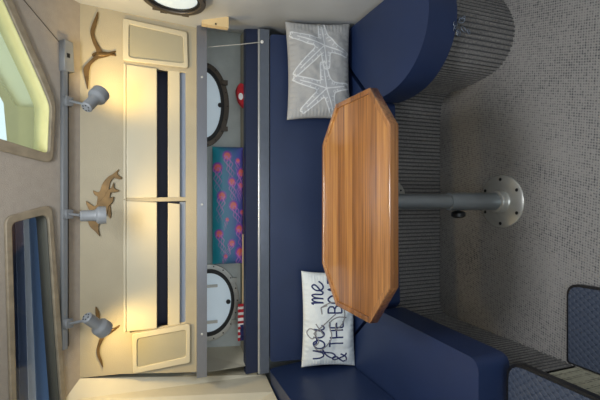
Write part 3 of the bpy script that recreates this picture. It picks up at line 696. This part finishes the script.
# ------------------------------------------------------------------ pillows
class Pillow:
    def __init__(s, name, W, Hh, T, mtx, m, label, seed, group='throw pillows'):
        s.W, s.H, s.T, s.mtx = W, Hh, T, mtx; s.seed = seed
        s.t = thing(name, mtx.translation-Vector((0, 0, 0)), label, 'pillow', group)
        nx, ny = 90, 60; V = []; Fc = []
        for side in (1, -1):
            for j in range(ny+1):
                for i in range(nx+1):
                    V.append(s.pt(-1+2*i/nx, -1+2*j/ny, side))
        n1 = (nx+1)*(ny+1)
        for sd in (0, 1):
            for j in range(ny):
                for i in range(nx):
                    a = sd*n1+j*(nx+1)+i; f = (a, a+1, a+nx+2, a+nx+1); Fc.append(f if sd == 0 else f[::-1])
        me = bpy.data.meshes.new('pillow_cover'); me.from_pydata(V, [], Fc)
        bm = bmesh.new(); bm.from_mesh(me); bmesh.ops.remove_doubles(bm, verts=bm.verts, dist=1e-4); bm.to_mesh(me); bm.free()
        link('pillow_cover', me, m, s.t, True)
    def pt(s, u, v, side=1, lift=0):
        x = s.W/2*u*(1-.05*(1-v*v)*abs(u)**3); y = s.H/2*v*(1-.07*(1-u*u)*abs(v)**3)
        e = max(0, (1-abs(u)**3.2))*max(0, (1-abs(v)**3.0)); z = s.T/2*e**.55
        wr = noise.noise(Vector((x*16+s.seed, y*16, side*3)))*.010+noise.noise(Vector((x*45, y*45+s.seed, side*3)))*.0025
        edge = max(abs(u), abs(v)); pk = .004*math.sin(60*(u if abs(v) > abs(u) else v))*max(0, (edge-.72)/.28)*(1 if edge < .98 else 0)
        z = z+(wr+pk)*min(1, e*4)
        return s.mtx @ Vector((x, y, side*z+lift))
    def strokes(s, name, lines, w, m, lift=.0012, label=None):
        bm = bmesh.new()
        for ln in lines:
            ww = w
            if isinstance(ln, tuple): ln, ww = ln
            P = [Vector((p[0]*s.W/2, p[1]*s.H/2)) for p in ln]
            # resample
            Q = [P[0]]
            for a, b in zip(P, P[1:]):
                n = max(1, int((b-a).length/.004))
                for k in range(1, n+1): Q.append(a.lerp(b, k/n))
            prev = None
            for i, p in enumerate(Q):
                d = (Q[min(i+1, len(Q)-1)]-Q[max(i-1, 0)])
                if d.length < 1e-7: continue
                d.normalize(); n_ = Vector((-d.y, d.x))*ww/2
                if ww > w*1.01: pass
                a = p+n_; b = p-n_
                va = bm.verts.new(s.pt(a.x*2/s.W, a.y*2/s.H, 1, lift)); vb = bm.verts.new(s.pt(b.x*2/s.W, b.y*2/s.H, 1, lift))
                if prev: bm.faces.new((prev[0], prev[1], vb, va))
                prev = (va, vb)
        o = link(name, frm(bm, name), m, s.t, True)
        if label: o['label'] = label
        return o
    def fill(s, name, poly, m, lift=.0006):
        # star shaped fan about the centroid, ringed so that it follows the bulge
        c_ = Vector((sum(p[0] for p in poly)/len(poly), sum(p[1] for p in poly)/len(poly))); bm = bmesh.new(); K = 10; rings = []
        for k in range(K+1):
            rings.append([bm.verts.new(s.pt(*(c_.lerp(Vector(p), k/K)), 1, lift)) for p in poly])
        for a, b in zip(rings, rings[1:]):
            for i in range(len(poly)): bm.faces.new((a[i], a[(i+1) % len(poly)], b[(i+1) % len(poly)], b[i]))
        return link(name, frm(bm, name), m, s.t, True)

# lettered pillow
pm = frame((-.584, 1.792, .570), (1, 0, .0), (0, .075, .26))
P1 = Pillow('throw_pillow', .475, .268, .10, pm, M['pillow_w'], 'white pillow lettered in navy script with an anchor, in the left corner', 2)
def q1(x, y): return ((316-y)/46.0*1.0, (328.5-x)/26.5)
def W1(pts): return [q1(*p) for p in pts]
S_ = lambda pts, n=6, c=False: [tuple(v) for v in spline(pts, n, c)]
# glyphs in em units, baseline 0, x-height .5
G = {
 'y': ([[(0, .5), (.02, .2), (.12, .03), (.26, .12), (.33, .5), (.30, .1), (.22, -.35), (.08, -.48), (.02, -.33), (.16, -.08), (.42, .1)]], .42),
 'o': ([[(.2, .5), (.06, .4), (.02, .2), (.1, .02), (.26, .04), (.34, .24), (.26, .46), (.18, .48), (.24, .36), (.46, .34)]], .44),
 'u': ([[(0, .5), (.0, .18), (.1, .02), (.24, .12), (.31, .5), (.30, .14), (.38, .02), (.48, .14)]], .5),
 'm': ([[(0, .42), (.06, .5), (.08, .0), (.1, .3), (.2, .5), (.27, .38), (.27, .0), (.3, .32), (.40, .5), (.47, .38), (.47, .1), (.56, .02), (.64, .12)]], .62),
 'e': ([[(0, .12), (.2, .26), (.3, .4), (.2, .5), (.06, .36), (.04, .14), (.16, .01), (.34, .06), (.46, .2)]], .46),
 '&': ([[(.52, .34), (.36, .06), (.14, 0), (.02, .16), (.14, .36), (.34, .56), (.34, .74), (.2, .78), (.14, .64), (.26, .36), (.44, .08), (.58, .0)]], .62),
}
Bk = {'T': [[(0, .75), (.4, .75)], [(.2, .75), (.2, 0)]], 'H': [[(0, .75), (0, 0)], [(.38, .75), (.38, 0)], [(0, .38), (.38, .38)]],
 'E': [[(0, 0), (0, .75)], [(0, .75), (.33, .75)], [(0, .38), (.28, .38)], [(0, 0), (.33, 0)]],
 'B': [[(0, 0), (0, .75), (.22, .75), (.33, .66), (.33, .48), (.2, .39), (0, .39)], [(.2, .39), (.36, .3), (.36, .1), (.22, 0), (0, 0)]],
 'O': [S_([(.2, .76), (.04, .6), (0, .38), (.05, .14), (.2, 0), (.35, .14), (.4, .38), (.35, .62)], 5, True)+[(.2, .76)]],
 'A': [[(0, 0), (.2, .75), (.4, 0)], [(.07, .26), (.33, .26)]]}
inkl = []
def script(txt, x, y, size, adv=1.0):
    # x,y: photo position of the pen; writing runs up the picture (to the right in the cabin)
    for ch in txt:
        st_, w_ = G[ch]
        for s_ in st_:
            ln = S_(s_, 5); inkl.append([q1(x-p[1]*size, y-p[0]*size*adv) for p in ln])
        y -= w_*size*adv
    return y
def block(txt, x, y, size, gap=.12):
    for ch in txt:
        if ch == ' ': y -= .25*size; continue
        for s_ in Bk[ch]: inkl.append([q1(x-p[1]*size, y-p[0]*size) for p in s_])
        y -= (.4+gap)*size
def put():
    if inkl: P1.strokes('lettering', list(inkl), .0078, M['ink'], label='navy handwritten lettering'); inkl.clear()
script('you', 323.5, 352, 22, 1.12)
put(); script('me', 322.5, 300, 22, .92); put()
script('&', 345, 356, 17, .95); put()
block('THE', 341.5, 340, 17.5); put()
block('BOAT', 340, 308, 17.5)
put()
anc = [W1(S_([(309, 331), (306, 327), (309, 323), (314, 324), (315, 329), (312, 332), (309, 331)], 5)),
       W1([(313, 327), (334, 309)]), W1([(315, 318), (323, 329)]),
       W1(S_([(320, 303), (330, 298), (339, 301), (343, 308), (341, 318), (334, 324)], 6)),
       W1([(320, 303), (326, 301)]), W1([(320, 303), (321, 309)]), W1([(334, 324), (340, 324)]), W1([(334, 324), (334, 318)]),
       W1(S_([(313, 327), (318, 334), (314, 340), (320, 343), (330, 331), (328, 318), (336, 312), (345, 313)], 6))]
P1.strokes('anchor_print', anc, .0056, M['inkgrey'], .0018, 'grey printed anchor with rope')
# starfish pillow
pm2 = frame((.637, 1.82, .610), (1, 0, .02), (-.01, .075, .31))
P2 = Pillow('throw_pillow', .485, .325, .11, pm2, M['pillow_g'], 'grey pillow printed with two white starfish, in the right corner', 9)
def q2_(x, y): return ((68.5-y)/48.5, (316-x)/31.5)
def star(cxy, tips, name):
    c_ = Vector(cxy); T = [Vector(t) for t in tips]; T.sort(key=lambda p: math.atan2(p.y-c_.y, p.x-c_.x)); out = []
    for i in range(5):
        a = T[i]; b = T[(i+1) % 5]
        da = (a-c_).normalized(); na = Vector((-da.y, da.x))
        db = (b-c_).normalized(); nb_ = Vector((-db.y, db.x))
        mid = (da+db).normalized()*9.5
        out += [a-na*2.6, a+da*.8, a+na*2.6, a*.5+c_*.5+na*4.0, c_+mid, b*.5+c_*.5-nb_*4.0]
    ol = S_([tuple(p) for p in out], 4, True)
    P2.fill('starfish_fill', [q2_(*p) for p in ol], M['starfill'])
    lines = [([q2_(*p) for p in ol]+[q2_(*ol[0])], .006)]
    for t_ in T: lines.append(([q2_(*c_), q2_(*(c_.lerp(t_, .82)))], .0055))
    for i in range(0, len(ol), 2):
        p = Vector(ol[i]); 
        dd = (c_-p); d1 = min(T, key=lambda t: ((t-c_).normalized()-(p-c_).normalized()).length)
        ax = (d1-c_).normalized(); foot = c_+ax*max(0, (p-c_).dot(ax)-2); v = (foot-p)
        if v.length > 1.2: lines.append(([q2_(*(p+v*.12)), q2_(*(p+v*.55))], .0035))
    P2.strokes('starfish_print', lines, .004, M['star'], .0014, 'white starfish outline')
star((320.5, 46), [(318, 22), (289, 35), (292, 74), (343, 54), (322, 68)], 'a')
star((321.5, 88), [(291, 78), (299, 110), (329, 114), (343.5, 85), (318.5, 64)], 'b')

# ------------------------------------------------------------------ tangle of cord at the right base
bm = bmesh.new(); rnd = random.Random(5)
for k in range(9):
    p = atY(457+rnd.uniform(-2, 12), rnd.uniform(16, 34), 1.205); n = 12; r = rnd.uniform(.006, .011)
    ex = Vector((rnd.uniform(-1, 1), rnd.uniform(-.4, .4), rnd.uniform(-1, 1))).normalized(); ey = ex.cross(Vector((0, 1, .3))).normalized()
    tube_bm(bm, [p+ex*r*math.cos(2*math.pi*i/n)*1.4+ey*r*math.sin(2*math.pi*i/n) for i in range(n)], .0018, 6, True)
tg = link('chain', frm(bm, 'chain'), M['railgrey'], None, True)
tag(tg, 'small tangled metal chain hanging below the rounded right cushion', 'chain')
